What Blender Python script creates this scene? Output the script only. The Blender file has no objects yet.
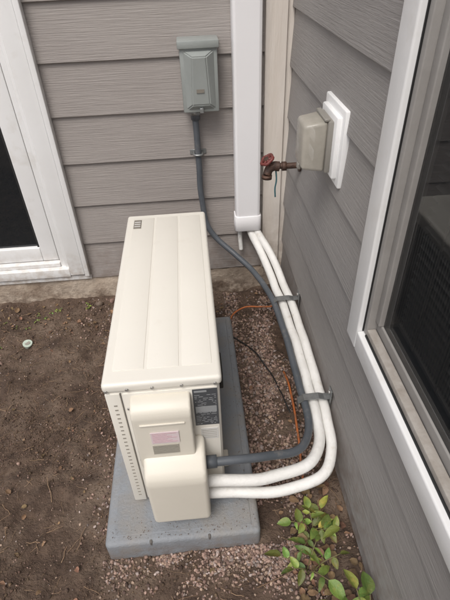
import bpy, bmesh, math, random
import numpy as np
from mathutils import Vector, noise, Matrix
random.seed(7); np.random.seed(7)
S=bpy.context.scene
col=S.collection

# ------------------------------------------------------------------ materials
def mk(name, c1, c2=None, scale=5.0, rough=.6, bump=0.0, bscale=60.0, stretch=(1,1,1), metal=0.0, spec=.5,
       detail=6.0, c3=None, s3=1.0, tint=False, fac_lo=.3, fac_hi=.7, trans=0.0, alpha=1.0, bstretch=None, bdist=.01, c3lo=.45, c3hi=.7, dirt=None):
    m=bpy.data.materials.new(name); m.use_nodes=True
    nt=m.node_tree; N=nt.nodes; L=nt.links
    b=N["Principled BSDF"]
    b.inputs["Roughness"].default_value=rough
    b.inputs["Metallic"].default_value=metal
    b.inputs["Specular IOR Level"].default_value=spec
    if trans: b.inputs["Transmission Weight"].default_value=trans
    if alpha<1: b.inputs["Alpha"].default_value=alpha
    tc=N.new("ShaderNodeTexCoord")
    def mapped(st):
        mp=N.new("ShaderNodeMapping"); mp.inputs["Scale"].default_value=st
        L.new(tc.outputs["Object"],mp.inputs["Vector"]); return mp.outputs["Vector"]
    def nz(sc,st,dt=detail):
        n=N.new("ShaderNodeTexNoise"); n.inputs["Scale"].default_value=sc; n.inputs["Detail"].default_value=dt
        n.inputs["Roughness"].default_value=.62
        L.new(mapped(st),n.inputs["Vector"]); return n.outputs["Fac"]
    def mix(fac,a,bb,mode='MIX'):
        x=N.new("ShaderNodeMix"); x.data_type='RGBA'; x.blend_type=mode
        if isinstance(fac,(int,float)): x.inputs[0].default_value=fac
        else: L.new(fac,x.inputs[0])
        for s,v in ((x.inputs[6],a),(x.inputs[7],bb)):
            if isinstance(v,tuple): s.default_value=(*v,1)
            else: L.new(v,s)
        return x.outputs[2]
    def rng(s,lo,hi,a=0.,b_=1.):
        r=N.new("ShaderNodeMapRange"); r.inputs[1].default_value=lo; r.inputs[2].default_value=hi
        r.inputs[3].default_value=a; r.inputs[4].default_value=b_
        L.new(s,r.inputs[0]); return r.outputs[0]
    if c2 is None: c2=tuple(v*.93 for v in c1)
    c=mix(rng(nz(scale,stretch),fac_lo,fac_hi),c1,c2)
    if c3 is not None: c=mix(rng(nz(s3,(1,1,1),5),c3lo,c3hi),c,c3)
    if dirt:   # soil splashed on the lowest part: (z where it starts, z where it is gone, colour, amount)
        sx=N.new("ShaderNodeSeparateXYZ"); L.new(tc.outputs["Object"],sx.inputs[0])
        g=rng(sx.outputs[2],dirt[0],dirt[1],dirt[3],0.)
        mm=N.new("ShaderNodeMath"); mm.operation='MULTIPLY'; L.new(g,mm.inputs[0]); L.new(rng(nz(28,(1,1,1),8),.38,.62),mm.inputs[1])
        c=mix(mm.outputs[0],c,dirt[2])
    if tint:
        at=N.new("ShaderNodeAttribute"); at.attribute_name="tint"
        c=mix(1.0,c,at.outputs["Color"],'MULTIPLY')
    L.new(c,b.inputs["Base Color"])
    if bump:
        bp=N.new("ShaderNodeBump"); bp.inputs["Strength"].default_value=bump; bp.inputs["Distance"].default_value=bdist
        L.new(nz(bscale,bstretch or stretch),bp.inputs["Height"]); L.new(bp.outputs[0],b.inputs["Normal"])
    return m

M={}
DC=(.17,.12,.09)
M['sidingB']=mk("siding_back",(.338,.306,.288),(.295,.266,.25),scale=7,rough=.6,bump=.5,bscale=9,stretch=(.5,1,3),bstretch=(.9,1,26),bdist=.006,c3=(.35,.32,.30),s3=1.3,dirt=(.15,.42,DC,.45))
M['sidingR']=mk("siding_right_shaded",(.308,.290,.280),(.268,.252,.244),scale=7,rough=.6,bump=.5,bscale=9,stretch=(1,.5,3),bstretch=(1,.9,26),bdist=.006,c3=(.325,.307,.296),s3=1.3,dirt=(.03,.36,DC,.6))  # darker copy of the back siding, right wall's shade put into the colour
M['trim']=mk("white_vinyl",(.82,.82,.82),(.77,.765,.755),scale=3,rough=.35,bump=.05,bscale=40,c3=(.70,.68,.65),s3=9,c3lo=.58,c3hi=.8,dirt=(.17,.32,(.45,.38,.31),.7))
M['cream']=mk("cream_corner_paint",(.68,.63,.58),(.62,.56,.50),scale=5,rough=.6,bump=.3,bscale=12,stretch=(5,5,.6),dirt=(.15,.5,(.35,.28,.22),.6))
M['tan']=mk("tan_aluminium",(.33,.315,.30),(.27,.255,.24),scale=9,rough=.5,bump=.1,bscale=60)
M['tanl']=mk("dusty_sill",(.42,.39,.36),(.30,.265,.23),scale=30,rough=.7,bump=.2,bscale=80)
M['glass']=mk("dark_glass",(.012,.014,.016),(.018,.02,.022),scale=2,rough=.03,spec=.6)
M['glassw']=mk("tinted_glass",(.010,.012,.014),(.012,.014,.016),scale=2,rough=.02,spec=.8,alpha=.5)
M['reflgrid']=mk("window_reflection_grid",(.16,.16,.16),(.13,.13,.13),scale=4,rough=.6)  # for added slats and bars that imitate the grid reflected in the window
M['black']=mk("black_rubber",(.015,.015,.015),rough=.7)
M['concrete']=mk("foundation_concrete",(.52,.44,.36),(.38,.30,.23),scale=9,rough=.9,bump=.7,bscale=45,c3=(.20,.14,.10),s3=7,c3lo=.5,c3hi=.75,dirt=(0.,.12,(.12,.08,.055),.95))
M['unit']=mk("ivory_paint",(.74,.71,.645),(.71,.68,.615),scale=2.5,rough=.42,bump=.04,bscale=250,c3=(.66,.62,.55),s3=14,c3lo=.60,c3hi=.85)
M['unit2']=mk("ivory_plastic",(.69,.65,.565),(.65,.61,.53),scale=4,rough=.45,bump=.05,bscale=200)
M['dark']=mk("dark_slot",(.03,.028,.025),rough=.8)
M['groove']=mk("grey_groove",(.13,.12,.11),rough=.8)
M['pad']=mk("grey_plastic_pad",(.245,.26,.28),(.195,.207,.223),scale=14,rough=.65,bump=.35,bscale=120,c3=(.28,.26,.235),s3=7,dirt=(.0,.075,DC,.7))
M['duct']=mk("white_pvc_cover",(.80,.79,.80),(.75,.74,.75),scale=2,rough=.4)
M['insul']=mk("white_pipe_insulation",(.80,.79,.77),(.70,.69,.66),scale=14,rough=.6,bump=.3,bscale=60,c3=(.55,.50,.43),s3=25,c3lo=.60,c3hi=.8)
M['conduit']=mk("grey_liquidtight",(.10,.11,.125),(.07,.08,.092),scale=10,rough=.5,bump=.1,bscale=90,c3=(.17,.16,.15),s3=30,c3lo=.58,c3hi=.8)
M['galv']=mk("galvanised",(.36,.37,.37),(.25,.26,.26),scale=40,rough=.42,metal=.75,bump=.1,bscale=60)
M['box']=mk("grey_box_paint",(.30,.32,.31),(.26,.28,.27),scale=6,rough=.4,bump=.1,bscale=60)
M['bronze']=mk("rusty_brass",(.12,.065,.045),(.05,.035,.03),scale=40,rough=.55,metal=.4,bump=.4,bscale=90)
M['redh']=mk("red_handle",(.19,.035,.03),(.09,.03,.025),scale=40,rough=.55,bump=.2,bscale=90)
M['teal']=mk("teal_tag",(.05,.14,.16),rough=.5)
M['orange']=mk("orange_insulated_wire",(.50,.15,.04),(.35,.10,.03),scale=12,rough=.6,c3=(.18,.10,.06),s3=30,c3lo=.5,c3hi=.7)
M['clear']=mk("smoky_clear_plastic",(.52,.485,.42),(.42,.395,.34),scale=20,rough=.25,alpha=.66,bump=.1,bscale=60)
M['outlet']=mk("grey_outlet",(.25,.235,.21),rough=.5)
M['soil']=mk("soil",(.155,.103,.073),(.075,.047,.033),scale=16,rough=.95,bump=1.0,bscale=80,bdist=.02,c3=(.225,.163,.12),s3=4.2,detail=10,fac_lo=.36,fac_hi=.62,c3lo=.48,c3hi=.68)
M['clod']=mk("clod",(.17,.115,.083),(.09,.058,.042),scale=60,rough=.95,bump=.6,bscale=200,tint=True)
M['rock']=mk("pink_gravel",(.34,.24,.20),(.22,.15,.12),scale=70,rough=.85,bump=.4,bscale=200,tint=True)
M['twig']=mk("twig",(.22,.15,.10),(.11,.07,.045),scale=50,rough=.9,tint=True)
M['leaf']=mk("green_leaf",(.16,.25,.06),(.085,.155,.04),scale=30,rough=.5,bump=.4,bscale=60,tint=True,c3=(.22,.24,.07),s3=40,c3lo=.5,c3hi=.7)
M['stem']=mk("green_stem",(.16,.14,.06),rough=.6)
M['dead']=mk("dead_leaf",(.24,.15,.095),(.12,.07,.045),scale=40,rough=.85,bump=.4,bscale=80,tint=True)
M['paperw']=mk("label_white",(.62,.61,.59),rough=.5)
M['txt']=mk("label_text_grey",(.30,.31,.32),rough=.5)
M['pink']=mk("label_pink",(.70,.59,.61),rough=.5)
M['pinkt']=mk("label_pink_text",(.50,.30,.34),rough=.5)
M['badge']=mk("badge_grey",(.22,.20,.17),rough=.4)
M['louv']=mk("louvre_shade_print",(.30,.28,.24),rough=.6)  # shade of slots, louvres and recess put into the colour; also label print
M['labelk']=mk("label_black",(.075,.08,.088),rough=.35)
M['cap']=mk("pale_pipe_cap",(.52,.60,.52),(.40,.45,.38),scale=60,rough=.5)
M['roof']=mk("roof_shingle",(.10,.095,.09),(.07,.065,.06),scale=20,rough=.9,bump=.6)
M['screw']=mk("screw",(.45,.44,.42),metal=.6,rough=.4)

# ------------------------------------------------------------------ helpers
def link(o,parent=None):
    col.objects.link(o)
    if parent: o.parent=parent
    return o
def empty(name):
    e=bpy.data.objects.new(name,None); e.empty_display_size=.1; return link(e)
def mesh(name,vs,fs,mat,parent=None,smooth=False):
    me=bpy.data.meshes.new(name); me.from_pydata([tuple(v) for v in vs],[],fs); me.update()
    if mat: me.materials.append(mat)
    if smooth:
        for p in me.polygons: p.use_smooth=True
    return link(bpy.data.objects.new(name,me),parent)
def prism(name,poly,axis,a0,a1,mat,parent=None,bevel=0,seg=3,taper=None):
    bm=bmesh.new()
    def P(q,a):
        l=list(q); l.insert(axis,a); return bm.verts.new(l)
    A=[P(q,a0) for q in poly]; B=[P(q,a1) for q in (taper or poly)]
    n=len(A); bm.faces.new(A); bm.faces.new(B[::-1])
    for i in range(n): bm.faces.new((A[i],B[i],B[(i+1)%n],A[(i+1)%n]))
    bmesh.ops.recalc_face_normals(bm,faces=bm.faces)
    if bevel: 
        bmesh.ops.bevel(bm,geom=bm.edges[:],offset=bevel,segments=seg,profile=.5,affect='EDGES')
    me=bpy.data.meshes.new(name); bm.to_mesh(me); bm.free()
    me.materials.append(mat)
    if bevel:
        for p in me.polygons: p.use_smooth=True
        try: me.set_sharp_from_angle(angle=math.radians(40))
        except Exception: pass
    return link(bpy.data.objects.new(name,me),parent)
def box(name,x0,x1,y0,y1,z0,z1,mat,parent=None,bevel=0,seg=3):
    return prism(name,[(x0,y0),(x1,y0),(x1,y1),(x0,y1)],2,z0,z1,mat,parent,bevel,seg)
def smoothpts(pts,n=10):
    P=[Vector(p) for p in pts]; P=[2*P[0]-P[1]]+P+[2*P[-1]-P[-2]]; out=[]
    for i in range(1,len(P)-2):
        for k in range(n):
            t=k/n; a,b,c,d=P[i-1],P[i],P[i+1],P[i+2]
            out.append(.5*((2*b)+(c-a)*t+(2*a-5*b+4*c-d)*t*t+(3*b-a-3*c+d)*t**3))
    out.append(P[-2]); return out
def tube(name,pts,r,mat,parent=None,n=10,seg=14,rf=None,smooth=True,wob=0):
    P=smoothpts(pts,n) if smooth else [Vector(p) for p in pts]
    if wob: P=[p+Vector((noise.noise(p*9),noise.noise(p*9+Vector((5,0,0))),noise.noise(p*9+Vector((0,9,0)))))*wob for p in P]
    vs=[];fs=[]
    t=(P[1]-P[0]).normalized(); u=t.orthogonal().normalized()
    for i,p in enumerate(P):
        t2=(P[min(i+1,len(P)-1)]-P[max(i-1,0)]).normalized()
        q=t.rotation_difference(t2); u=(q@u).normalized(); t=t2; v=t.cross(u)
        rr=r if rf is None else r*rf(i/(len(P)-1))
        for k in range(seg):
            a=2*math.pi*k/seg; vs.append(p+rr*(math.cos(a)*u+math.sin(a)*v))
    for i in range(len(P)-1):
        for k in range(seg):
            a=i*seg+k; b=i*seg+(k+1)%seg; fs.append((a,b,b+seg,a+seg))
    fs.append(tuple(range(seg))[::-1]); fs.append(tuple((len(P)-1)*seg+k for k in range(seg)))
    return mesh(name,vs,fs,mat,parent,True)
def cyl(name,p0,p1,r,mat,parent=None,seg=20):
    o=tube(name,[p0,p1],r,mat,parent,seg=seg,smooth=False)
    for p in o.data.polygons[-2:]: p.use_smooth=False
    return o

# ------------------------------------------------------------------ ground
PX0,PX1,PY0,PY1=-.342,.113,.643,1.62
def H(x,y):
    d=max(PX0-x,x-PX1,PY0-y,y-PY1)
    f=min(1,max(0,d/.15))
    v=.034*(noise.noise(Vector((x*2.2,y*2.2,3)))) + .018*noise.noise(Vector((x*8,y*8,1)))+.010*noise.noise(Vector((x*22,y*22,5)))
    v+=.005*noise.noise(Vector((x*60,y*60,9)))
    v*=(.35+.65*f)
    v+=.010*(1-f)
    if x<PX0: v+=.01*min(1,(PX0-x)/.4)
    if x>.25 and x<.6: v+=.02*min(1,(x-.25)/.15)
    if y>1.8: v+=.02*min(1,(y-1.8)/.12)*(1 if x<-.3 else 0)
    far=max(abs(x)-2,abs(y-1)-2,0)
    return v*max(0,1-far/2)
xs=np.concatenate([[-400,-100,-40,-15,-7,-4,-2.5],np.arange(-1.9,.6,.009),[1,2,4,10,40,100,400]])
ys=np.concatenate([[-400,-100,-40,-15,-6,-3,-1.5,-.8,-.3],np.arange(.0,2.05,.009),[3,5,10,40,100,400]])
vs=[(x,y,H(x,y)) for y in ys for x in xs]; nx=len(xs)
fs=[(j*nx+i,j*nx+i+1,(j+1)*nx+i+1,(j+1)*nx+i) for j in range(len(ys)-1) for i in range(nx-1)]
ground=mesh("ground",vs,fs,M['soil'],None,True)

# ------------------------------------------------------------------ house
house=empty("house")
YW=1.925; XW=.402
EX=.1905
def siding(name,plane,axis,spans,mat,z0):
    vs=[];fs=[]
    def add(a,z,o):
        vs.append((a,plane-o,z) if axis==0 else (plane-o,a,z)); return len(vs)-1
    for (a0,a1,zl,zh) in spans:
        k=int((zl-z0)/EX)-1
        while z0+k*EX<zh:
            b=z0+k*EX; t=b+EX+.001; k+=1
            lo=max(b,zl); hi=min(t,zh)
            if hi-lo<.004: continue
            def off(z): return .014-.011*(z-b)/EX
            n=max(2,int(abs(a1-a0)/.12)); 
            for i in range(n):
                p=a0+(a1-a0)*i/n; q=a0+(a1-a0)*(i+1)/n
                wp=.0020*noise.noise(Vector((p*2,k*3.3,0))); wq=.0020*noise.noise(Vector((q*2,k*3.3,0)))
                r=.0018
                i0=add(p,lo+wp+r,off(lo)); i1=add(q,lo+wq+r,off(lo)); i2=add(q,hi,off(hi)); i3=add(p,hi,off(hi))
                fs.append((i0,i1,i2,i3))
                j0=add(p,lo+wp,off(lo)-r); j1=add(q,lo+wq,off(lo)-r); fs.append((j0,j1,i1,i0))
                k0=add(p,lo+wp,-.004); k1=add(q,lo+wq,-.004); fs.append((k0,k1,j1,j0))
    o=mesh(name,vs,fs,mat,house)
    bm=bmesh.new(); bm.from_mesh(o.data); bmesh.ops.remove_doubles(bm,verts=bm.verts,dist=1e-5)
    bm.to_mesh(o.data); bm.free()
    return o
DX0,DX1=-2.45,-.54; DZ1=2.25
siding("back_siding",YW,0,[(DX1,.403,.15,3.0),(DX0,DX1,DZ1,3.0),(-6,DX0,.15,3.0)],M['sidingB'],.15)
WY0,WY1,WZ0,WZ1=-.75,.905,.615,1.95
siding("right_siding",XW,1,[(WY1,1.93,.03,3.0),(WY0,WY1,.03,WZ0),(WY0,WY1,WZ1,3.0),(-3,WY0,.03,3.0)],M['sidingR'],.10)
box("back_wall_core",DX1+.01,.55,YW+.005,YW+.15,.1,3.0,M['sidingB'],house)
box("back_wall_core_far",-6,DX0-.01,YW+.005,YW+.15,.1,3.0,M['sidingB'],house)
box("back_wall_core_top",DX0-.01,DX1+.01,YW+.006,YW+.15,DZ1,3.0,M['sidingB'],house)
box("right_wall_core_a",XW+.005,XW+.15,WY1,1.928,-.1,3.0,M['sidingR'],house)
box("right_wall_core_b",XW+.005,XW+.15,WY0,WY1,-.1,WZ0,M['sidingR'],house)
box("right_wall_core_c",XW+.005,XW+.15,WY0,WY1,WZ1,3.0,M['sidingR'],house)
box("right_wall_core_d",XW+.005,XW+.15,-3,WY0,-.1,3.0,M['sidingR'],house)
vs=[];fs=[]
nxf=200; nzf=12
for j in range(nzf+1):
    for i in range(nxf+1):
        x=-2.6+(3.01)*i/nxf; z=-.15+.298*j/nzf
        vs.append((x,YW-.008+.012*noise.noise(Vector((x*6,z*9,2)))+.006*noise.noise(Vector((x*30,z*30,2))),z))
for j in range(nzf):
    for i in range(nxf):
        a=j*(nxf+1)+i; fs.append((a,a+1,a+nxf+2,a+nxf+1))
mesh("foundation",vs,fs,M['concrete'],house,True)
box("foundation_right",XW-.001,XW+.1,-3,1.92,-.2,.028,M['concrete'],house)
box("foundation_left",-6,-2.6,YW,YW+.1,-.2,.148,M['concrete'],house)
prism("roof_right",[(.35,3.0),(3.5,4.4),(3.5,4.5),(.35,3.08)],1,-3.1,3.5,M['roof'],house)
prism("roof_back",[(YW-.05,3.0),(5,4.4),(5,4.5),(YW-.05,3.08)],0,-6.1,.35,M['roof'],house)
box("corner_trim",.292,.372,YW-.030,YW-.002,.15,3.0,M['cream'],house,.002,1)
box("corner_caulk",.3725,XW-.004,YW-.018,YW-.001,.13,3.0,M['cream'],house,.002,1)
pd=M['trim']; y=YW
def bx(*a,**k): return box(*a,**k)
bx("door_trim_side",DX1-.088,DX1-.0215,y-.034,y+.05,.185,DZ1,pd,house,bevel=.004)
bx("door_trim_side_lip",DX1-.0195,DX1+.002,y-.042,y-.006,.180,DZ1,pd,house,bevel=.003)
bx("door_frame_side",DX1-.107,DX1-.0895,y-.014,y+.08,.205,DZ1-.05,pd,house,bevel=.003)
bx("door_frame_step",DX1-.130,DX1-.1085,y-.002,y+.08,.205,DZ1-.05,pd,house,bevel=.003)
bx("door_weatherstrip",DX1-.1355,DX1-.1305,y+.012,y+.05,.249,DZ1-.06,M['groove'],house)
bx("door_trim_left",DX0,DX0+.09,y-.034,y+.05,.185,DZ1,pd,house,bevel=.004)
bx("door_trim_top",DX0+.09,DX1-.088,y-.034,y+.05,DZ1-.09,DZ1,pd,house,bevel=.004)
bx("door_trim_bottom",DX0+.09,DX1-.089,y-.030,y+.06,.175,.222,pd,house,bevel=.004)
bx("door_track",DX0+.09,DX1-.131,y-.008,y+.06,.2235,.245,pd,house,bevel=.003)
bx("door_sash_side",DX1-.210,DX1-.136,y+.015,y+.06,.249,DZ1-.1,pd,house,bevel=.004)
bx("door_sash_bottom",DX0+.1,DX1-.2105,y+.015,y+.06,.249,.322,pd,house,bevel=.004)
bx("door_glazing_bead",DX1-.220,DX1-.2105,y+.022,y+.05,.3225,DZ1-.1,M['black'],house)
bx("door_glass",DX0+.1,DX1-.220,y+.034,y+.04,.3225,DZ1-.1,M['glass'],house)
bx("door_threshold_flashing",DX0,DX1+.004,y-.02,y+.05,.149,.174,M['trim'],house,bevel=.003)
# window
x=XW
TW=.068
bx("window_trim_far",x-.030,x+.04,WY1-TW,WY1,WZ0,WZ1,pd,house,bevel=.005)
bx("window_trim_near",x-.030,x+.04,WY0,WY0+TW,WZ0,WZ1,pd,house,bevel=.005)
bx("window_trim_bottom",x-.0305,x+.04,WY0+TW+.0005,WY1-TW-.0005,WZ0+.001,WZ0+.062,pd,house,bevel=.005)
bx("window_trim_top",x-.0305,x+.04,WY0+TW+.0005,WY1-TW-.0005,WZ1-.085,WZ1,pd,house,bevel=.005)
bx("window_trim_nail_fin",x-.018,x,WY0-.012,WY1+.012,WZ0-.012,WZ0-.001,pd,house,bevel=.002)
fb=WY1-TW
bx("window_jamb_gasket",x-.018,x+.04,fb-.004,fb-.001,WZ0+.063,WZ1-.086,M['black'],house)
bx("window_frame_far",x-.016,x+.04,fb-.022,fb-.0045,WZ0+.063,WZ1-.086,M['tan'],house,bevel=.003)
bx("window_sill_gasket",x-.018,x+.03,WY0+.07,fb-.0225,WZ0+.0625,WZ0+.067,M['black'],house)
bx("window_frame_sill",x-.015,x+.006,WY0+.07,fb-.0225,WZ0+.0675,WZ0+.084,M['tanl'],house,bevel=.002)
bx("window_track_gap",x+.0062,x+.012,WY0+.07,fb-.0225,WZ0+.0675,WZ0+.071,M['dark'],house)
bx("window_sash_bottom",x+.0075,x+.035,WY0+.07,fb-.0225,WZ0+.0715,WZ0+.110,M['tan'],house,bevel=.003)
bx("window_sash_far",x+.000,x+.035,fb-.046,fb-.0225,WZ0+.1105,WZ1-.09,M['tan'],house,bevel=.003)
bx("window_glass",x+.012,x+.016,WY0+.07,fb-.046,WZ0+.1105,WZ1-.09,M['glassw'],house)
bx("window_meeting_rail",x+.000,x+.035,.05,.09,WZ0+.111,WZ1-.09,M['tan'],house,bevel=.003)
bx("window_room_back",x+.135,x+.14,WY0+.02,WY1-.02,WZ0+.02,WZ1-.02,M['dark'],house)
for i in range(52):  # slats added behind the glass to imitate its reflected pattern
    zz=WZ0+.12+i*.0215
    prism("window_reflection_slat",[(x+.045,zz),(x+.046,zz-.0008),(x+.070,zz+.010),(x+.069,zz+.0108)],1,WY0+.06,fb-.05,M['reflgrid'],house)
for yy in (.70,.58,.46,.34,.22):  # upright bars of the same added reflection pattern
    bx("window_reflection_bar",x+.041,x+.043,yy,yy+.006,WZ0+.115,WZ1-.09,M['reflgrid'],house)

# ------------------------------------------------------------------ pad
pad=empty("equipment_pad")
box("pad_slab",PX0,PX1,PY0,PY1,-.02,.09,M['pad'],pad,.014,4)
for xx in (PX0+.13,PX0+.30):
    box("pad_notch",xx,xx+.008,PY0-.0008,PY0+.010,.070,.0895,M['groove'],pad,.002,1)
box("pad_raised_field",PX0+.025,PX1-.025,PY0+.025,PY1-.025,.088,.0922,M['pad'],pad,.0018,1)

# ------------------------------------------------------------------ heat pump
U=empty("heat_pump_outdoor_unit")
ux0,ux1,uy0,uy1,uz0,uz1=-.260,.027,.757,1.590,.115,.640
box("casing",ux0+.006,ux1-.006,uy0+.005,uy1-.005,uz0,uz1-.012,M['unit'],U,.012,4)
box("top_panel",ux0,ux1,uy0,uy1,uz1-.030,uz1,M['unit'],U,.010,5)
for (a,b) in ((-.236,-.160),(-.152,-.075),(-.067,.006)):
    box("top_raised_field",a,b,uy0+.045,uy1-.03,uz1-.003,uz1+.0015,M['unit'],U,.0014,2)
box("badge",-.232,-.205,1.485,1.545,uz1+.001,uz1+.0036,M['badge'],U,.001,1)
for i in range(3): box("badge_line",-.229,-.208,1.495+i*.015,1.500+i*.015,uz1+.0034,uz1+.0044,M['paperw'],U)
for yy in (.86,1.45):
    box("foot",ux0-.015,ux1+.012,yy,yy+.05,.0925,.117,M['unit2'],U,.003,1)
yf=uy0+.005
box("front_corner_panel",ux0+.004,ux0+.040,yf-.004,yf+.02,uz0+.005,uz1-.033,M['unit'],U,.003,2)
box("panel_seam",ux0+.0405,ux0+.0428,yf-.0008,yf+.01,uz0+.01,uz1-.033,M['groove'],U)
box("service_panel",ux0+.046,ux1-.012,yf-.003,yf+.01,uz0+.02,uz1-.036,M['unit'],U,.002,2)
for i in range(26):
    zz=.15+i*.0165
    box("intake_slot",ux0+.020,ux0+.028,yf-.0046,yf-.003,zz,zz+.0045,M['louv'],U)
for (sx,sz) in ((-.250,.62),(-.14,.622),(.01,.62),(-.07,.622),(-.20,.622)):
    cyl("screw",(sx,uy0+.001,sz),(sx,uy0-.003,sz),.0042,M['screw'],U)
for sz in (.16,.33,.55):
    cyl("screw",(-.236+.03,yf-.002,sz),(-.236+.03,yf-.006,sz),.004,M['screw'],U)
prism("valve_cover_upper",[(yf,.597),(yf-.026,.592),(yf-.044,.580),(yf-.050,.562),(yf-.050,.53),(yf-.052,.44),(yf-.052,.36),(yf,.36)],0,-.198,-.052,M['unit2'],U,.007,4,taper=None)
prism("valve_cover_lower",[(yf-.002,.425),(yf-.055,.405),(yf-.092,.375),(yf-.100,.35),(yf-.094,.145),(yf-.075,.130),(yf-.002,.130)],0,-.190,-.028,M['unit2'],U,.012,5)
# moulded recess rim on the upper cover
box("cover_handle_rim",-.180,-.070,yf-.0535,yf-.049,.536,.541,M['unit2'],U,.0015,2)
box("label_pink",-.158,-.088,yf-.0535,yf-.0515,.466,.510,M['pink'],U)
for i in range(7):
    c=.472+i*.0055
    box("label_text",-.154,-.094-.012*((i*7)%3),yf-.0541,yf-.0534,c-.0004,c+.0008,M['pinkt'],U)
for i in range(6):
    zz=.424+i*.0062
    box("cover_louvre",-.158,-.092,yf-.0545,yf-.050,zz,zz+.0024,M['louv'],U)
box("rating_label",-.047,.014,yf-.0042,yf-.0028,.46,.60,M['labelk'],U)
random.seed(4)
for i in range(19):
    zz=.466+i*.0062
    a=-.043
    while a<.008:
        l=random.uniform(.003,.014); e=min(a+l,.010)
        if random.random()<.75: box("rating_label_row",a,e,yf-.0046,yf-.0041,zz,zz+.0012,M['txt'],U)
        a=e+random.uniform(.002,.006)
box("rating_label_header",-.043,-.012,yf-.0048,yf-.0041,.589,.595,M['txt'],U)
box("rating_label_table",-.043,.010,yf-.0045,yf-.0041,.512,.535,M['txt'],U)
box("info_label",-.035,.010,yf-.0042,yf-.0028,.40,.445,M['paperw'],U)
for i in range(5): box("info_label_row",-.032,.006,yf-.0048,yf-.0041,.406+i*.0075,.4072+i*.0075,M['louv'],U)
box("side_handle",ux1-.008,ux1+.006,.84,.92,.50,.56,M['dark'],U,.003,2)
for i in range(36):
    yy=.95+i*.017
    box("coil_fin",ux1-.008,ux1-.003,yy,yy+.003,.16,.59,M['dark'],U)
cx=1.28
for k,r in enumerate((.06,.10,.14,.18,.215)):
    pts=[(ux0-.004,cx+r*math.cos(t*math.pi/16),.375+r*math.sin(t*math.pi/16)) for t in range(33)]
    tube("fan_guard_ring",pts,.003,M['unit2'],U,seg=6,smooth=False)
for t in range(12):
    a=t*math.pi/6
    cyl("fan_guard_spoke",(ux0-.004,cx+.03*math.cos(a),.375+.03*math.sin(a)),(ux0-.004,cx+.215*math.cos(a),.375+.215*math.sin(a)),.003,M['unit2'],U,seg=6)
cyl("fan_opening",(ux0+.010,cx,.375),(ux0+.0045,cx,.375),.213,M['dark'],U,seg=48)

# ------------------------------------------------------------------ line set cover
D=empty("line_set_cover")
def ductpoly(x0,x1,yb,yf_,c=.012):
    return [(x0,yb),(x0,yf_+c),(x0+c*.3,yf_+c*.3),(x0+c,yf_),(x1-c,yf_),(x1-c*.3,yf_+c*.3),(x1,yf_+c),(x1,yb)]
prism("cover_channel",ductpoly(.168,.276,YW-.014,YW-.075),2,.45,3.0,M['duct'],D)
prism("cover_end_fitting",ductpoly(.163,.281,YW-.013,YW-.081,.014),2,.388,.460,M['duct'],D,.002,1)
box("cover_end_opening",.172,.274,YW-.072,YW-.016,.384,.3885,M['dark'],D)

# ------------------------------------------------------------------ pipes
R=empty("refrigerant_pipes")
w1=[(-.05,.722,.255),(.05,.722,.245),(.15,.728,.230),(.255,.758,.220),(.315,.83,.218),(.333,.95,.218),(.335,1.2,.218),(.325,1.5,.225),(.285,1.76,.28),(.238,1.868,.37),(.230,1.880,.44)]
w2=[(-.05,.722,.190),(.05,.718,.185),(.18,.708,.185),(.30,.735,.195),(.352,.81,.208),(.367,.95,.216),(.368,1.2,.222),(.360,1.5,.235),(.318,1.76,.30),(.262,1.868,.38),(.256,1.880,.44)]
tube("insulated_pipe_1",w1,.0175,M['insul'],R,wob=.006)
tube("insulated_pipe_2",w2,.0165,M['insul'],R,wob=.004)
tube("drain_stub",[(.188,1.885,.44),(.188,1.885,.34),(.192,1.880,.27)],.010,M['insul'],R)
E=empty("electrical_conduit")
cd=[(.02,1.878,.93),(.02,1.882,.80),(.021,1.884,.65),(.023,1.884,.52),(.038,1.875,.42),(.085,1.855,.345),(.16,1.80,.29),(.235,1.70,.255),(.285,1.52,.240),(.300,1.25,.235),(.302,1.0,.235),(.292,.87,.245),(.235,.78,.275),(.13,.742,.315),(.04,.728,.338),(-.05,.725,.34)]
tube("conduit",cd,.0125,M['conduit'],E,wob=.004)
cyl("conduit_fitting_top",(.02,1.877,.94),(.02,1.879,.885),.018,M['conduit'],E,seg=8)
cyl("conduit_fitting_nut",(.02,1.877,.925),(.02,1.878,.905),.021,M['galv'],E,seg=8)
cyl("conduit_fitting_end",(-.035,.725,.34),(.0,.726,.339),.018,M['conduit'],E,seg=8)
box("wall_strap",-.012,.055,YW-.017,YW-.013,.735,.755,M['galv'],E,.001,1)
tube("wall_strap_loop",[(.004,1.908,.745),(.005,1.875,.745),(.020,1.866,.745),(.036,1.875,.745),(.037,1.908,.745)],.0045,M['galv'],E,seg=8)
def strap(name,y,zc,w=.013):
    prof=[(XW-.010,zc+.030),(.368,zc+.030),(.350,zc+.036),(.300,zc+.034),(.282,zc+.018),(.282,zc-.01)]
    vs=[];fs=[]
    for (px,pz) in prof:
        for dy in (-w,w):
            vs.append((px,y+dy,pz)); vs.append((px-.001,y+dy,pz+.002))
    n=len(prof)
    for i in range(n-1):
        a=4*i;b=4*(i+1)
        fs+= [(a+1,a+3,b+3,b+1),(a,b,b+2,a+2),(a,a+1,b+1,b),(a+2,b+2,b+3,a+3)]
    mesh(name,vs,fs,M['galv'],R)
    box(name+"_plate",XW-.016,XW-.012,y-.014,y+.014,zc-.02,zc+.065,M['galv'],R,.001,1)
    cyl(name+"_screw",(XW-.016,y,zc+.05),(XW-.021,y,zc+.05),.006,M['screw'],R,seg=8)
strap("pipe_strap",1.50,.228)
strap("pipe_strap_near",.985,.220)

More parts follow.
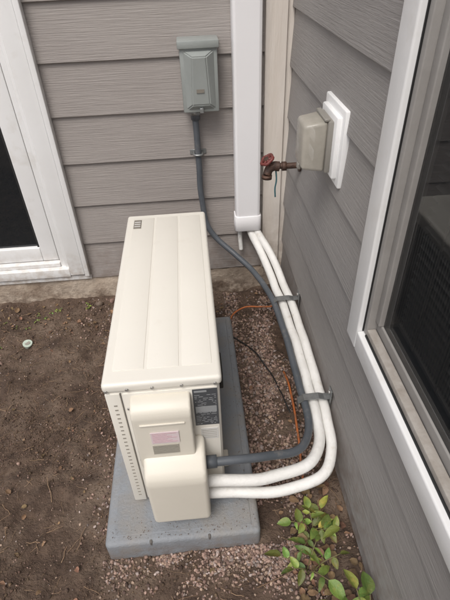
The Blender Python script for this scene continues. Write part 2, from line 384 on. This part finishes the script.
# ------------------------------------------------------------------ disconnect box
B=empty("electrical_disconnect_box")
box("box_body",-.022,.112,YW-.095,YW-.013,.925,1.155,M['box'],B,.005,2)
prism("box_lid",[(-.028,YW-.013),(.118,YW-.013),(.118,YW-.105),(-.028,YW-.105)],2,1.142,1.168,M['box'],B,.004,2)
bm=bmesh.new()
b_=[(-.010,.935),(.100,.935),(.100,1.135),(-.010,1.135)]; t_=[(.012,.955),(.078,.955),(.070,1.120),(.020,1.120)]
A=[bm.verts.new((q[0],YW-.094,q[1])) for q in b_]; T=[bm.verts.new((q[0],YW-(.112 if i<2 else .125),q[1])) for i,q in enumerate(t_)]
bm.faces.new(T)
for i in range(4): bm.faces.new((A[i],A[(i+1)%4],T[(i+1)%4],T[i]))
bmesh.ops.recalc_face_normals(bm,faces=bm.faces)
bmesh.ops.bevel(bm,geom=[e for e in bm.edges if not e.is_boundary],offset=.004,segments=2,affect='EDGES')
me=bpy.data.meshes.new("box_cover"); bm.to_mesh(me); bm.free(); me.materials.append(M['box']); link(bpy.data.objects.new("box_cover",me),B)
box("box_hasp",.038,.052,YW-.118,YW-.094,.928,.945,M['galv'],B,.001,1)
box("box_label",.030,.058,YW-.1185,YW-.1165,1.0,1.012,M['badge'],B)

# ------------------------------------------------------------------ hose bib
F=empty("outdoor_faucet")
fy,fz=1.64,.773
cyl("flange",(XW-.012,fy,fz),(XW-.018,fy,fz),.024,M['bronze'],F)
tube("supply_neck",[(XW-.015,fy,fz),(.35,fy,fz),(.30,fy,fz+.002)],.011,M['bronze'],F)
cyl("hex_nut",(.338,fy,fz),(.322,fy,fz),.018,M['bronze'],F,seg=6)
tube("valve_body",[(.312,fy,fz),(.292,fy,fz+.002),(.275,fy-.004,fz-.006),(.266,fy-.010,fz-.026)],.018,M['bronze'],F,rf=lambda t:1-.12*t)
cyl("spout_ring",(.266,fy-.010,fz-.026),(.265,fy-.011,fz-.040),.019,M['bronze'],F)
tube("valve_stem",[(.285,fy,fz),(.274,fy-.003,fz+.016),(.268,fy-.006,fz+.026)],.009,M['bronze'],F)
hc=Vector((.266,fy-.006,fz+.030)); hn=Vector((-.55,-.15,.8)).normalized(); hu=hn.orthogonal().normalized(); hv=hn.cross(hu)
pts=[hc+(.023+.002*math.cos(a*math.pi*5/12))*(math.cos(a*math.pi/12)*hu+math.sin(a*math.pi/12)*hv) for a in range(25)]
tube("handwheel",pts,.006,M['redh'],F,seg=8,smooth=False)
for a in (0,4,8): cyl("handwheel_spoke",pts[a],pts[a+12],.005,M['redh'],F,seg=6)
cyl("handwheel_hub",hc-hn*.006,hc+hn*.008,.009,M['bronze'],F,seg=10)
tube("valve_cord",[(.300,fy,fz-.01),(.303,fy-.004,fz-.05),(.299,fy-.003,fz-.085),(.301,fy-.003,fz-.12)],.003,M['teal'],F,seg=8)

# ------------------------------------------------------------------ outlet with in-use cover
O=empty("outdoor_electrical_outlet")
oy0,oy1,oz0,oz1=1.155,1.345,.905,1.108
prism("mounting_block",[(oy0,oz0),(oy1,oz0),(oy1,oz1),(oy0,oz1)],0,XW-.001,XW-.022,M['trim'],O,.004,2)
prism("mounting_block_face",[(oy0+.02,oz0+.02),(oy1-.02,oz0+.02),(oy1-.02,oz1-.02),(oy0+.02,oz1-.02)],0,XW-.02,XW-.036,M['trim'],O,.005,2)
cv=[(oy0+.040,oz0+.030),(oy1-.040,oz0+.030),(oy1-.040,oz1-.035),(oy0+.040,oz1-.035)]
prism("cover_base_plate",cv,0,XW-.035,XW-.050,M['outlet'],O,.004,2)
prism("in_use_cover",[(a+(.004 if a<1.25 else -.004),b) for a,b in cv],0,XW-.049,XW-.112,M['clear'],O,.010,3,
      taper=[(oy0+.049,oz0+.038),(oy1-.049,oz0+.038),(oy1-.049,oz1-.045),(oy0+.049,oz1-.045)])
prism("receptacle",[(oy0+.058,oz0+.045),(oy1-.058,oz0+.045),(oy1-.058,oz1-.05),(oy0+.058,oz1-.05)],0,XW-.049,XW-.075,M['outlet'],O,.004,2)
box("receptacle_socket",XW-.0775,XW-.0745,oy0+.070,oy1-.070,oz0+.055,oz0+.085,M['trim'],O,.001,1)
box("receptacle_socket_top",XW-.0775,XW-.0745,oy0+.070,oy1-.070,oz0+.105,oz0+.135,M['trim'],O,.001,1)
box("cover_hinge",XW-.060,XW-.045,oy0+.045,oy1-.045,oz1-.037,oz1-.029,M['outlet'],O,.002,1)
box("cover_latch",XW-.114,XW-.104,oy0+.085,oy0+.105,oz0+.026,oz0+.043,M['outlet'],O,.002,1)

# ------------------------------------------------------------------ wires
W=empty("orange_wire")
tube("wire_by_wall",[(.10,1.62,.01),(.13,1.70,.02),(.19,1.735,.035),(.26,1.72,.045),(.325,1.72,.045),(.345,1.74,.08)],.0040,M['orange'],W,seg=8,wob=.006)
tube("wire_by_pipes",[(.305,1.32,.02),(.302,1.22,.05),(.300,1.10,.06),(.292,.98,.05),(.284,.90,.035),(.280,.82,.012)],.0045,M['orange'],W,seg=8,wob=.008)
K=empty("black_cable")
tube("cable",[(.10,1.55,.03),(.16,1.50,.012),(.22,1.42,.020),(.262,1.30,.006),(.285,1.15,.02),(.30,1.02,.01)],.0028,M['black'],K,seg=8,wob=.014)
PC=empty("white_pipe_cap")
cyl("cap_body",(-.815,1.615,.0),(-.813,1.612,.022),.017,M['cap'],PC,seg=16)
cyl("cap_rim",(-.813,1.612,.018),(-.812,1.611,.027),.021,M['cap'],PC,seg=16)
cyl("cap_recess",(-.812,1.611,.0265),(-.812,1.611,.0278),.012,M['louv'],PC,seg=16)

# ------------------------------------------------------------------ scatter
def ico(sub):
    bm=bmesh.new(); bmesh.ops.create_icosphere(bm,subdivisions=sub,radius=1)
    v=np.array([list(q.co) for q in bm.verts]); f=np.array([[q.index for q in g.verts] for g in bm.faces]); bm.free(); return v,f
def randrot(n):
    q=np.random.normal(size=(n,4)); q/=np.linalg.norm(q,axis=1)[:,None]; w,x,y,z=q.T
    return np.stack([1-2*(y*y+z*z),2*(x*y-z*w),2*(x*z+y*w),2*(x*y+z*w),1-2*(x*x+z*z),2*(y*z-x*w),2*(x*z-y*w),2*(y*z+x*w),1-2*(x*x+y*y)],1).reshape(n,3,3)
def scatter(name,temps,pos,scl,tints,mat,rot=None,smooth=False):
    n=len(pos); pos=np.array(pos); scl=np.array(scl); tints=np.array(tints)
    if rot is None: rot=randrot(n)
    V=[];Fc=[];T=[];off=0
    which=np.random.randint(0,len(temps),n)
    for k,(tv,tf) in enumerate(temps):
        idx=np.where(which==k)[0]
        if len(idx)==0: continue
        vv=tv[None,:,:]*scl[idx][:,None,:]
        vv=np.einsum('nij,nvj->nvi',rot[idx],vv)+pos[idx][:,None,:]
        V.append(vv.reshape(-1,3)); m=len(tv)
        ff=tf[None]+ (off+np.arange(len(idx))*m)[:,None,None]
        Fc.append(ff.reshape(-1,tf.shape[1])); T.append(np.repeat(tints[idx],m,axis=0)); off+=len(idx)*m
    V=np.concatenate(V);Fc=np.concatenate(Fc);T=np.concatenate(T)
    me=bpy.data.meshes.new(name); nf,k=Fc.shape
    me.vertices.add(len(V)); me.vertices.foreach_set("co",V.ravel())
    me.loops.add(nf*k); me.loops.foreach_set("vertex_index",Fc.ravel().astype(np.int32))
    me.polygons.add(nf); me.polygons.foreach_set("loop_start",(np.arange(nf)*k).astype(np.int32))
    me.update(calc_edges=True)
    a=me.attributes.new("tint",'FLOAT_COLOR','POINT'); a.data.foreach_set("color",np.concatenate([T,np.ones((len(T),1))],1).ravel())
    if smooth: me.polygons.foreach_set("use_smooth",np.ones(nf,dtype=bool))
    me.materials.append(mat); me.validate()
    return link(bpy.data.objects.new(name,me))
random.seed(31)
v1,f1=ico(1); v2,f2=ico(2)
rocks=[]
for k in range(7):
    rv=v2.copy()
    for i in range(len(rv)):
        q=Vector(rv[i]); rv[i]*= .82+.42*noise.noise(q*1.1+Vector((k*7,0,0)))
        rv[i]=np.clip(rv[i],-.72-.03*k,.78)
    rocks.append((rv,f2))
clods=[]
for k in range(5):
    rv=v1.copy()
    for i in range(len(rv)): rv[i]*=.8+.7*noise.noise(Vector(rv[i])*1.5+Vector((0,k*5,0)))
    clods.append((rv,f1))
def inpad(x,y,m=.0): return PX0-m<x<PX1+m and PY0-m<y<PY1+m
pos=[];sc=[];ti=[]
def addrock(x,y,s,lift=.25):
    pos.append((x,y,H(x,y)+s*lift)); sc.append((s,s*random.uniform(.65,1),s*random.uniform(.5,.85)))
    b=random.uniform(.45,1.4); w=random.random()
    if w<.15: t=(b*1.25,b*1.45,b*1.6)
    elif w<.3: t=(b*.7,b*.65,b*.65)
    elif w<.5: t=(b*1.15,b*1.2,b*1.1)
    else: t=(b,b*.97,b*.95)
    ti.append(t)
n=0
while n<4800:
    x=random.uniform(.10,.40); y=random.uniform(.48,1.9)
    if inpad(x,y): continue
    d=noise.noise(Vector((x*7,y*5,7)))+.25*noise.noise(Vector((x*20,y*20,7)))
    if y<.6 and random.random()>.3: continue
    if x>.27 and y<.85 and random.random()<.75: continue
    if random.random()>.55+1.6*d: continue
    addrock(x,y,random.uniform(.0035,.0085)*(1.3 if random.random()<.12 else 1),random.uniform(.1,.7)); n+=1
n=0
while n<1900:
    x=random.uniform(-.36,.25); y=PY0-abs(random.gauss(0,.05))-.002
    if x<-.2 and random.random()<.75: continue
    if random.random()>.6+1.3*noise.noise(Vector((x*9,y*9,2))): continue
    addrock(x,y,random.uniform(.003,.0075)); n+=1
n=0
while n<2600:
    x=random.uniform(-1.4,.3); y=random.uniform(.3,1.9)
    if inpad(x,y,.005): continue
    addrock(x,y,random.uniform(.0015,.0045)); n+=1
n=0
while n<500:
    x=random.uniform(-.6,.3); y=random.uniform(1.62,1.9)
    addrock(x,y,random.uniform(.003,.008)); n+=1
n=0
while n<350:
    x=PX0-abs(random.gauss(0,.05))-.003; y=random.uniform(.7,1.85)
    addrock(x,y,random.uniform(.003,.008)); n+=1
for (x,y,s) in ((-.52,1.86,.024),(-.46,1.88,.020),(-.44,1.80,.014),(-.60,1.88,.015),(-.9,1.5,.012),(-.5,1.3,.010),(-.7,1.0,.011)): addrock(x,y,s,.3)
scatter("gravel",rocks,pos,sc,ti,M['rock'],smooth=True)
pos=[];sc=[];ti=[]; n=0
while n<30000:
    x=random.uniform(-1.7,.39); y=random.uniform(.15,1.9)
    if inpad(x,y): continue
    d=noise.noise(Vector((x*3,y*3,11)))+.4*noise.noise(Vector((x*12,y*12,11)))
    if random.random()>.5+.9*d: continue
    s=random.uniform(.0012,.0042)*(2.2 if random.random()<.06 else 1)
    pos.append((x,y,H(x,y)+s*.3)); sc.append((s,s*.8,s*.65)); b=random.uniform(.45,1.6)
    if random.random()<.03: b*=1.8
    ti.append((b,b*random.uniform(.92,1.02),b*random.uniform(.85,1.0))); n+=1
# a little soil and grit that has landed on the pad
for i in range(260):
    e=random.random(); 
    x,y=(random.uniform(PX0+.01,PX1-.01),PY0+.01+abs(random.gauss(0,.03))) if e<.4 else ((PX1-.01-abs(random.gauss(0,.03)),random.uniform(PY0+.02,PY1-.02)) if e<.8 else (random.uniform(PX0+.02,PX1-.02),random.uniform(PY0+.02,.76)))
    s=random.uniform(.0008,.0022); pos.append((x,y,.0925+s*.3)); sc.append((s,s,s*.7)); b=random.uniform(.8,1.8); ti.append((b,b,b))
scatter("soil_clods",clods,pos,sc,ti,M['clod'])
tv=[];
for t in (-1,-.3,.35,1):
    o=.08*math.sin(t*3)
    for k in range(4):
        a=k*math.pi/2; r=1-.35*(t+1)/2
        tv.append((t,o+.0+ .03*r*math.cos(a), .03*r*math.sin(a)))
tf=[(i*4+k,i*4+(k+1)%4,i*4+4+(k+1)%4,i*4+4+k) for i in range(3) for k in range(4)]
pos=[];sc=[];ti=[];rt=[]; n=0
while n<1500:
    x=random.uniform(-1.5,.38); y=random.uniform(.3,1.88)
    if inpad(x,y,.01): continue
    s=random.uniform(.006,.026)*(2.2 if random.random()<.05 else 1)
    pos.append((x,y,H(x,y)+.004)); sc.append((s,min(s,.03)*random.uniform(.8,1.6),.02*random.uniform(.8,2.2)))
    a=random.uniform(0,6.28); tl=random.uniform(-.15,.15)
    rt.append(np.array(Matrix.Rotation(a,3,'Z')@Matrix.Rotation(tl,3,'Y')))
    b=random.uniform(.5,2.5); ti.append((b,b,b*.95)); n+=1
for (x,y,a,s) in ((.20,.56,.3,.12),(.30,.60,-.6,.10),(.35,.66,1.9,.09),(-.75,.75,.6,.10),(-.62,.55,2.4,.09),(-.9,1.3,1.2,.07),(-.15,.52,.1,.08)):
    pos.append((x,y,H(x,y)+.010)); sc.append((s,s*.5,.07)); rt.append(np.array(Matrix.Rotation(a,3,'Z')@Matrix.Rotation(-.06,3,'Y'))); ti.append((1.1,1.05,1))
scatter("twigs",[(np.array(tv),np.array(tf))],pos,sc,ti,M['twig'],rot=np.array(rt))

def leaft(w,curl,fold,n=7,wav=0):
    v=[];f=[]
    for i in range(n+1):
        t=i/n; ww=w*math.sin(math.pi*min(1,t**.75))**.8*(1 if t<.999 else 0)+.004
        z=-curl*t*t; 
        for s in (-1,-.5,0,.5,1): v.append((t,s*ww,z+fold*abs(s)*ww+wav*math.sin(t*14+s*2)*abs(s)))
    for i in range(n):
        for k in range(4): a=i*5+k; f.append((a,a+1,a+6,a+5))
    return np.array(v),np.array(f)
dl=[leaft(.3,.25,.5,wav=.05),leaft(.38,-.3,.7,wav=.08),leaft(.25,.5,.2,wav=.06)]
pos=[];sc=[];ti=[];rt=[]
def dleaf(x,y,s,z=.006,t=None):
    pos.append((x,y,H(x,y)+z)); sc.append((s,s,s)); rt.append(np.array(Matrix.Rotation(random.uniform(0,6.28),3,'Z')@Matrix.Rotation(random.uniform(-.5,.5),3,'X')@Matrix.Rotation(random.uniform(-.3,.3),3,'Y')))
    b=random.uniform(.6,1.6); ti.append(t or (b,b*random.uniform(.85,1.15),b*.9))
for i in range(200):
    x=random.uniform(-1.4,.35); y=random.uniform(.35,1.88)
    if inpad(x,y,.03): continue
    dleaf(x,y,random.uniform(.008,.022))
for i in range(70): dleaf(random.uniform(.2,.385),random.uniform(.42,.80),random.uniform(.018,.042),random.uniform(.004,.03))
for i in range(45): dleaf(random.uniform(-1.2,-.4),random.uniform(1.65,1.9),random.uniform(.012,.03))
scatter("leaf_litter",dl,pos,sc,ti,M['dead'],rot=np.array(rt),smooth=True)

gl=[leaft(.25,.25,.35,wav=.015),leaft(.20,.38,.3,wav=.02),leaft(.29,.1,.45,wav=.012)]
def plant(name,stems,leafsize,nl,seed,height,base,spread):
    random.seed(seed)
    e=empty(name); pos=[];sc=[];ti=[];rt=[]
    for s in range(stems):
        a=6.28*s/stems+random.uniform(-.5,.5); bx_=base[0]+random.uniform(-.015,.015); by=base[1]+random.uniform(-.015,.015)
        h=height*random.uniform(.5,1.1); sp=spread*random.uniform(.5,1.15)
        p0=Vector((bx_,by,H(bx_,by)-.005)); p2=p0+Vector((math.cos(a)*sp,math.sin(a)*sp,h)); p1=(p0+p2)/2+Vector((-math.cos(a)*sp*.15,-math.sin(a)*sp*.15,h*.15))
        p2.x=min(p2.x,.37); p1.x=min(p1.x,.37)
        tube("stem",[p0,p1,p2],.0022 if leafsize>.03 else .0009,M['stem'],e,n=5,seg=6,rf=lambda t:1-.5*t)
        for k in range(nl):
            t=.4+.6*k/(nl-1); p=p0.lerp(p1,t*2) if t<.5 else p1.lerp(p2,t*2-1)
            az=a+(1.3 if k%2 else -1.3)+random.uniform(-.4,.4) if k<nl-1 else a
            ls=leafsize*random.uniform(.45,1.2)*(0.7+.4*t)
            if p.x+math.cos(az)*ls>.385: az=math.pi-az
            rt.append(np.array(Matrix.Rotation(az,3,'Z')@Matrix.Rotation(random.uniform(-.55,.3),3,'Y')@Matrix.Rotation(random.uniform(-.5,.5),3,'X')))
            pos.append(tuple(p)); sc.append((ls,ls,ls)); b=random.uniform(.5,1.7); ti.append((b*random.uniform(.85,1.5),b,b*.85))
    o=scatter(name+"_leaves",gl,pos,sc,ti,M['leaf'],rot=np.array(rt),smooth=True); o.name="leaves"; o.parent=e
plant("leafy_plant",6,.050,5,3,.10,(.270,.660),.085)
plant("leafy_plant.001",5,.048,4,5,.08,(.245,.545),.075)
plant("leafy_plant.002",6,.075,4,12,.17,(.345,.395),.09)
for i,(x,y,ls) in enumerate(((-.73,1.83,.014),(-.95,1.60,.012),(-.57,1.85,.014),(-.99,1.76,.014),(-.80,1.80,.013),(-.88,1.72,.012))):
    plant("weed" if i==0 else "weed.%03d"%i,3,ls,4,20+i,.015,(x,y),.024)
random.seed(99)

# ------------------------------------------------------------------ light, world
w=bpy.data.worlds.new("World"); S.world=w; w.use_nodes=True
nt=w.node_tree; bg=nt.nodes["Background"]
sky=nt.nodes.new("ShaderNodeTexSky"); sky.sky_type='NISHITA'; sky.sun_disc=False
el=math.radians(58); az=math.radians(203)
sky.sun_elevation=el; sky.sun_rotation=az; sky.dust_density=4; sky.air_density=1.0; sky.ozone_density=.8
hs=nt.nodes.new("ShaderNodeHueSaturation"); hs.inputs["Saturation"].default_value=.5
nt.links.new(sky.outputs[0],hs.inputs["Color"]); nt.links.new(hs.outputs[0],bg.inputs[0]); bg.inputs[1].default_value=.15
sd=bpy.data.lights.new("sun","SUN"); sd.energy=1.95; sd.angle=math.radians(28); sd.color=(1,.965,.915)
so=link(bpy.data.objects.new("sun",sd))
dirv=Vector((math.sin(az)*math.cos(el),math.cos(az)*math.cos(el),math.sin(el)))
so.rotation_euler=dirv.to_track_quat('Z','Y').to_euler(); so.location=dirv*10

# ------------------------------------------------------------------ camera
cam=bpy.data.cameras.new("camera"); co=link(bpy.data.objects.new("camera",cam)); S.camera=co
cam.sensor_fit='VERTICAL'; cam.sensor_height=36; cam.lens=28.2; cam.clip_start=.02; cam.clip_end=1500
p=math.atan2(375,470); yaw=math.radians(3.2)
Hd=Vector((math.sin(yaw),math.cos(yaw),0)); Rd=Vector((math.cos(yaw),-math.sin(yaw),0)); Z=Vector((0,0,1))
Dn=-math.sin(p)*Hd-math.cos(p)*Z
X=(.9991*Rd+.0423*Dn).normalized(); Yv=(.0423*Rd-.9991*Dn).normalized(); Zv=X.cross(Yv)
mat=Matrix((X,Yv,Zv)).transposed().to_4x4(); mat.translation=Vector((0,0,1.475)); co.matrix_world=mat
S.view_settings.view_transform='Standard'; S.view_settings.look='None'; S.view_settings.exposure=0
